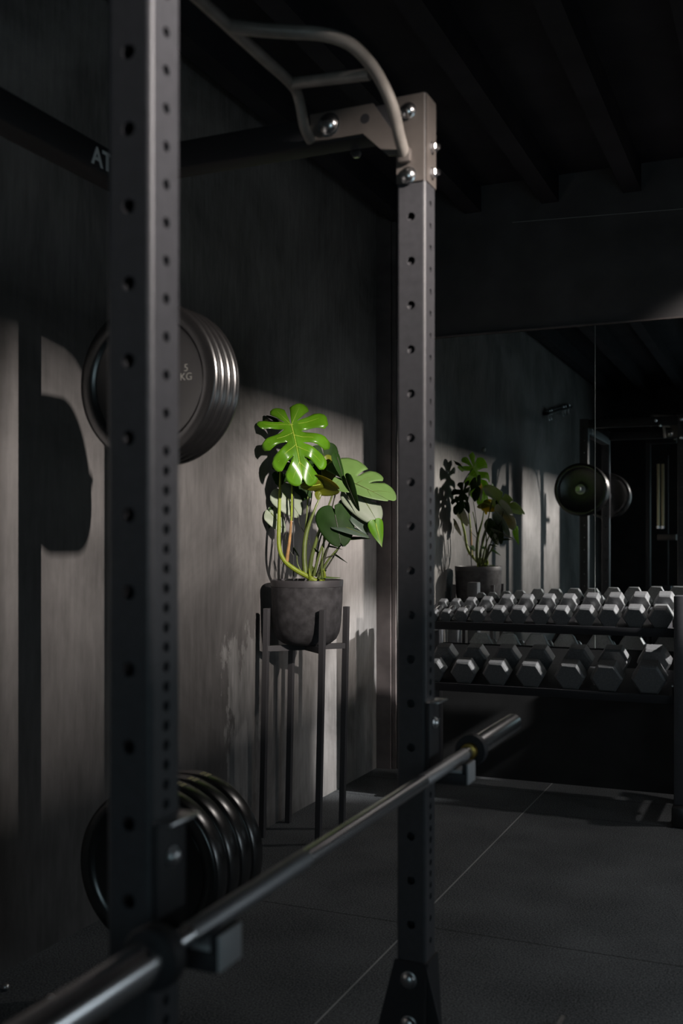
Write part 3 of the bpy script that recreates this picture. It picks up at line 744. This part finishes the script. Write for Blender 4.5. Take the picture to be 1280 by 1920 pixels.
stem([(580, 1080, 0.0), (584, 1045, 0.0), (597, 1000, 0.0), (615, 950, 0.01), (634, 900, 0.02)], [0.0105, 0.009, 0.007, 0.0042, 0.0032], 'stem')
stem([(572, 1000, 0.0), (575, 965, 0.03), (577, 930, 0.06)], [0.0055, 0.0038, 0.003], 'stem')
stem([(574, 990, 0.01), (583, 940, 0.05), (586, 900, 0.08)], [0.004, 0.0026, 0.0024], 'stem_dark')
stem([(592, 1060, 0.02), (600, 1010, 0.03), (620, 960, 0.03), (633, 905, 0.03)], [0.004, 0.003, 0.0028], 'stem_dark')
stem([(640, 903, 0.0), (650, 925, 0.0), (660, 950, 0.01)], [0.004, 0.0035, 0.003], 'stem_dark')
stem([(588, 1080, 0.0), (598, 1040, 0.0), (612, 1005, 0.0), (627, 968, -0.01)], [0.008, 0.005, 0.0036, 0.003], 'stem')
stem([(594, 1082, 0.0), (604, 1045, 0.0), (608, 1000, 0.01), (609, 985, 0.02)], [0.008, 0.0045, 0.003], 'stem')
stem([(598, 1084, 0.0), (610, 1040, -0.01), (623, 1005, -0.01), (634, 985, -0.01)], [0.007, 0.004, 0.003], 'stem_dark')
stem([(598, 1086, 0.0), (612, 1055, 0.0), (632, 1030, 0.0), (652, 1008, 0.01)], [0.0085, 0.005, 0.0035, 0.003], 'stem')
stem([(602, 1080, 0.02), (618, 1055, 0.02), (636, 1026, 0.02), (662, 985, 0.03), (676, 930, 0.03)], [0.004, 0.003, 0.0026], 'stem_dark')
stem([(604, 1086, 0.0), (603, 1060, -0.01), (612, 1030, 0.0), (618, 1024, 0.0)], [0.0075, 0.004, 0.0026], 'stem')
stem([(594, 1080, -0.01), (606, 1050, -0.01), (629, 1040, -0.01)], [0.004, 0.0028, 0.0025], 'stem_dark')
stem([(560, 966, 0.05), (561, 982, 0.05), (569, 996, 0.03), (580, 1012, 0.01)], 0.0016, 'stem_dark', name='tendril')
stem([(536, 999, 0.05), (535, 1015, 0.03), (542, 1030, 0.0), (550, 1042, 0.0)], 0.0018, 'stem_dark', name='tendril')
stem([(556, 1040, 0.0), (558, 1058, 0.0), (566, 1074, 0.0)], [0.0022, 0.003], 'stem', name='tendril')
stem([(540, 1056, -0.03), (530, 1052, -0.02), (527, 1058, -0.02)], 0.0015, 'stem_brown', name='tendril')
stem([(578, 1012, 0.0), (584, 1035, 0.0), (585, 1048, 0.0)], 0.0016, 'stem_dark', name='tendril')
for k in range(7):
    a = random.uniform(574, 606)
    stem([(a, 1091, random.uniform(-0.02, 0.02)), (a+random.uniform(-4, 5), 1078, random.uniform(-0.02, 0.02)), (a+random.uniform(-3, 12), 1062, 0)], [0.009, 0.006, 0.002], 'stem' if k % 2 else 'stem_light', name='leaf_sheath')

# ================================================================= DUMBBELL RACK
TILT = math.radians(15)
RX0, RX1 = -1.765, -0.478
YF = 4.87
dr = thing('dumbbell_rack', 'black two-tier steel dumbbell rack in front of the mirror', 'dumbbell rack', (-1.2, 5.0, 0))
DO = Vector((-1.2, 5.0, 0))
def dp(name, bm, mat, **k):
    for v in bm.verts: v.co -= DO
    return obj(name, bm, mat, dr, **k)
def tilt_pt(x, d, n, y0, z0): return Vector((x, y0+d*math.cos(TILT)-n*math.sin(TILT), z0+d*math.sin(TILT)+n*math.cos(TILT)))
TIERS = {'upper': (YF, 0.868), 'lower': (YF-0.015, 0.568)}
for k, (y0, z0) in TIERS.items():
    bm = bmesh.new(); box(bm, RX0+0.06, RX1-0.001, 0.0, 0.335, -0.006, 0.0, bev=0.001); box(bm, RX0+0.06, RX1-0.001, -0.004, 0.0, -0.03, 0.012, bev=0.001)
    for v in bm.verts: v.co = tilt_pt(v.co.x, v.co.y, v.co.z, y0, z0)
    dp('shelf', bm, 'rack_dark')
    bm = bmesh.new(); box(bm, RX0+0.06, RX1-0.001, 0.12, 0.16, -0.05, -0.006, bev=0.003)
    for v in bm.verts: v.co = tilt_pt(v.co.x, v.co.y, v.co.z, y0, z0)
    dp('shelf_beam', bm, 'rack_dark')
    bm = bmesh.new(); tube(bm, [tilt_pt(RX1-0.006, 0.03, 0.008, y0, z0), tilt_pt(RX1-0.006, 0.02, 0.045, y0, z0), tilt_pt(RX1-0.006, -0.005, 0.06, y0, z0)], 0.005, seg=8); dp('end_hook', bm, 'chrome')
for x in (RX0, RX1):
    dp('end_post', B(x, x+0.062, 4.83, 4.90, 0.03, 1.03, bev=0.006), 'rack')
    dp('end_post', B(x, x+0.062, 5.22, 5.29, 0.03, 0.93, bev=0.006), 'rack')
    dp('foot_beam', B(x, x+0.062, 4.80, 5.33, 0.03, 0.09, bev=0.006), 'rack')
    dp('end_brace', B(x+0.005, x+0.057, 4.90, 5.22, 0.80, 0.84, bev=0.004), 'rack')
    dp('end_brace', B(x+0.005, x+0.057, 4.90, 5.22, 0.50, 0.54, bev=0.004), 'rack')
    for y in (4.79, 5.26):
        dp('rubber_foot', B(x-0.006, x+0.068, y, y+0.08, 0.0, 0.095, bev=0.01), 'rubber')

def dumbbell(Hf, Lh, label, group):
    o = thing('dumbbell', label, 'dumbbell', group=group)
    hl = 0.118
    for y0 in (0.0, Lh+hl):
        bm = bmesh.new(); n = 6; rc = Hf/math.sqrt(3); ch = Hf*0.07
        rings = []
        for (y, s) in ((y0, 1-2*ch/Hf), (y0+ch, 1.0), (y0+Lh-ch, 1.0), (y0+Lh, 1-2*ch/Hf)):
            rings.append([bm.verts.new((rc*s*math.cos(PI/3*k), y, Hf/2+rc*s*math.sin(PI/3*k))) for k in range(n)])
        for i in range(3):
            for k in range(n): bm.faces.new((rings[i][k], rings[i][(k+1) % n], rings[i+1][(k+1) % n], rings[i+1][k]))
        bm.faces.new(rings[0]); bm.faces.new(rings[-1][::-1])
        bmesh.ops.bevel(bm, geom=bm.edges[:], offset=0.0016, segments=1, affect='EDGES')
        obj('head', bm, 'hex', o, angle=0.3)
    bm = bmesh.new()
    lathe(bm, [(0.013, Lh-0.002), (0.013, Lh+0.004), (0.015, Lh+0.03), (0.0172, Lh+hl/2), (0.015, Lh+hl-0.03), (0.013, Lh+hl-0.004), (0.013, Lh+hl+0.002)], (0, 0, Hf/2), 'y', 20)
    obj('handle', bm, 'chrome', o)['label'] = 'chrome handle'
    return o
ordn = ['first', 'second', 'third', 'fourth', 'fifth', 'sixth', 'seventh', 'eighth', 'ninth', 'tenth', 'eleventh', 'twelfth']
def row(tier, xs, Hs, Ls, d0):
    y0, z0 = TIERS[tier]
    for i, x in enumerate(xs):
        Hf, Lh = Hs[i], Ls[i]
        v = on_q(x, 1150, 4.93); pc = v.x-0.43*Hf
        k = len(xs)-1-i
        word = 'rightmost' if k == 0 else '%s from the right' % ordn[k]
        sz = 'small' if Hf < 0.066 else ('medium' if Hf < 0.1 else 'large')
        o = dumbbell(Hf, Lh, '%s black hex dumbbell, %s on the %s tier of the rack' % (sz, word, tier), 'hex dumbbells on the %s tier' % tier)
        o.location = tilt_pt(pc, d0, 0.0006, y0, z0); o.rotation_euler = (TILT, 0, 0)
xu = [824, 849, 879, 910, 950, 988, 1029.5, 1069, 1115, 1160, 1209, 1257.5]
row('upper', xu, [0.054, 0.056, 0.064, 0.068, 0.078, 0.080, 0.083, 0.084, 0.089, 0.092, 0.096, 0.098],
    [0.048, 0.05, 0.052, 0.055, 0.06, 0.062, 0.064, 0.066, 0.07, 0.072, 0.075, 0.077], 0.02)
row('lower', [834.5, 893, 955, 1018.6, 1094, 1164, 1244], [0.112, 0.114, 0.118, 0.120, 0.127, 0.131, 0.138], [0.076, 0.078, 0.08, 0.082, 0.085, 0.087, 0.09], 0.02)

# ================================================================= THINGS SEEN IN THE MIRROR
cq = -0.75
t = in_mirror(1219, 832, cq); base_z = 0
cm = thing('cable_machine', 'tall cable machine with guide rods, reflected at the right of the mirror', 'cable machine', (t.x, cq, 0))
def cp(name, bm, mat, **k):
    for v in bm.verts: v.co -= Vector((t.x, cq, 0))
    return obj(name, bm, mat, cm, **k)
r1, r2, r3 = in_mirror(1233, 870, cq), in_mirror(1242, 870, cq), in_mirror(1251, 870, cq)
cp('column', B(t.x-0.05, t.x, cq-0.07, cq, 0.0, t.z, bev=0.006), 'rack')
for r_ in (r1, r2):
    lo = in_mirror(1233, 986, cq).z
    cp('guide_rod', TB([(r_.x, cq-0.02, lo), (r_.x, cq-0.02, r_.z)], 0.016, smooth=False), 'wood')
    cp('rod_end', TB([(r_.x, cq-0.02, lo-0.03), (r_.x, cq-0.02, lo)], 0.02, smooth=False), 'chrome')
cp('rail', B(r3.x-0.006, r3.x+0.008, cq-0.04, cq-0.02, 0.3, 2.2), 'rack')
s0, s1 = in_mirror(1232, 1002, cq), in_mirror(1268, 1013, cq)
cp('carriage', B(s0.x, s1.x, cq-0.06, cq+0.02, s1.z, s0.z, bev=0.004), 'bracket')
cp('top_beam', B(t.x-0.05, s1.x, cq-0.07, cq, t.z, t.z+0.07, bev=0.006), 'rack_dark')
b0, b1 = in_mirror(1222, 1098, cq), in_mirror(1266, 1120, cq)
cp('weight_stack', B(b0.x, b1.x-0.04, cq-0.12, cq+0.04, 0.08, b0.z, bev=0.01), 'rack')
cp('base_frame', B(t.x-0.05, s1.x, cq-0.2, cq+0.1, 0.0, 0.08, bev=0.006), 'rack_dark')
# small round wall hook and rail of rings on the left wall (seen only as reflections)
hk = on_p(906.5, 843, PW)  # ray through the mirrored wall
qh = 2*QM-hk.y
hz = HC+(HY-843)/F*(-sn*PW+cs*hk.y)
bm = bmesh.new(); lathe(bm, [(0.018, PW), (0.018, PW+0.012), (0.014, PW+0.016), (0.0005, PW+0.017)], (0, qh, hz), 'x', 20)
for v in bm.verts: v.co -= Vector((PW, qh, hz))
tag(obj('wall_disc', bm, 'grey_print', loc=(PW, qh, hz)), 'small round grey wall hook, seen reflected above the plant in the mirror', 'wall hook')
v0, v1 = on_p(1018, 776, PW), on_p(1062, 763, PW)
def wz(v, py): return HC+(HY-py)/F*(-sn*PW+cs*v.y)
A_, D_ = Vector((PW+0.05, 2*QM-v0.y, wz(v0, 776))), Vector((PW+0.05, 2*QM-v1.y, wz(v1, 763)))
rr = thing('ring_hanger', 'dark hanger bar with metal rings high on the wall, reflected faintly in the mirror', 'hanger', A_)
bm = TB([A_-A_, D_-A_], 0.012, smooth=False); obj('hanger_bar', bm, 'rack_dark', rr)
for f in (0.04, 0.12, 0.62, 0.72, 0.88):
    c = (D_-A_)*f; bm = bmesh.new()
    tube(bm, [c+Vector((0.0, 0.035*math.cos(a), 0.05*math.sin(a)-0.02)) for a in [2*PI*k/16 for k in range(17)]], 0.007, seg=8, smooth=False)
    obj('ring', bm, 'steel', rr)
for k_, f in enumerate((0.0, 1.0)):
    c = (D_-A_)*f; obj('wall_mount', B(c.x-0.055, c.x, c.y-0.015, c.y+0.015, c.z-0.015, c.z+0.015), 'rack_dark', rr)

# bright metal tip of a bar lying at the very bottom edge of the view
g = at  # noqa
v = cam_pt(1056, 1908, 2.72); 
bt = thing('floor_bar', 'short bright metal bar end at the very bottom edge, on the rubber floor', 'metal bar', (v.x, v.y, 0))
d_ = (cam_pt(1040, 1940, 2.62)-v); d_ = Vector((d_.x, d_.y, 0)).normalized()
obj('bar', TB([Vector((0, 0, 0.012)), d_*0.25+Vector((0, 0, 0.012))], 0.012, smooth=False), 'chrome', bt)
obj('grip', TB([d_*0.10+Vector((0, 0, 0.0145)), d_*0.25+Vector((0, 0, 0.0145))], 0.0145, smooth=False), 'rubber', bt)
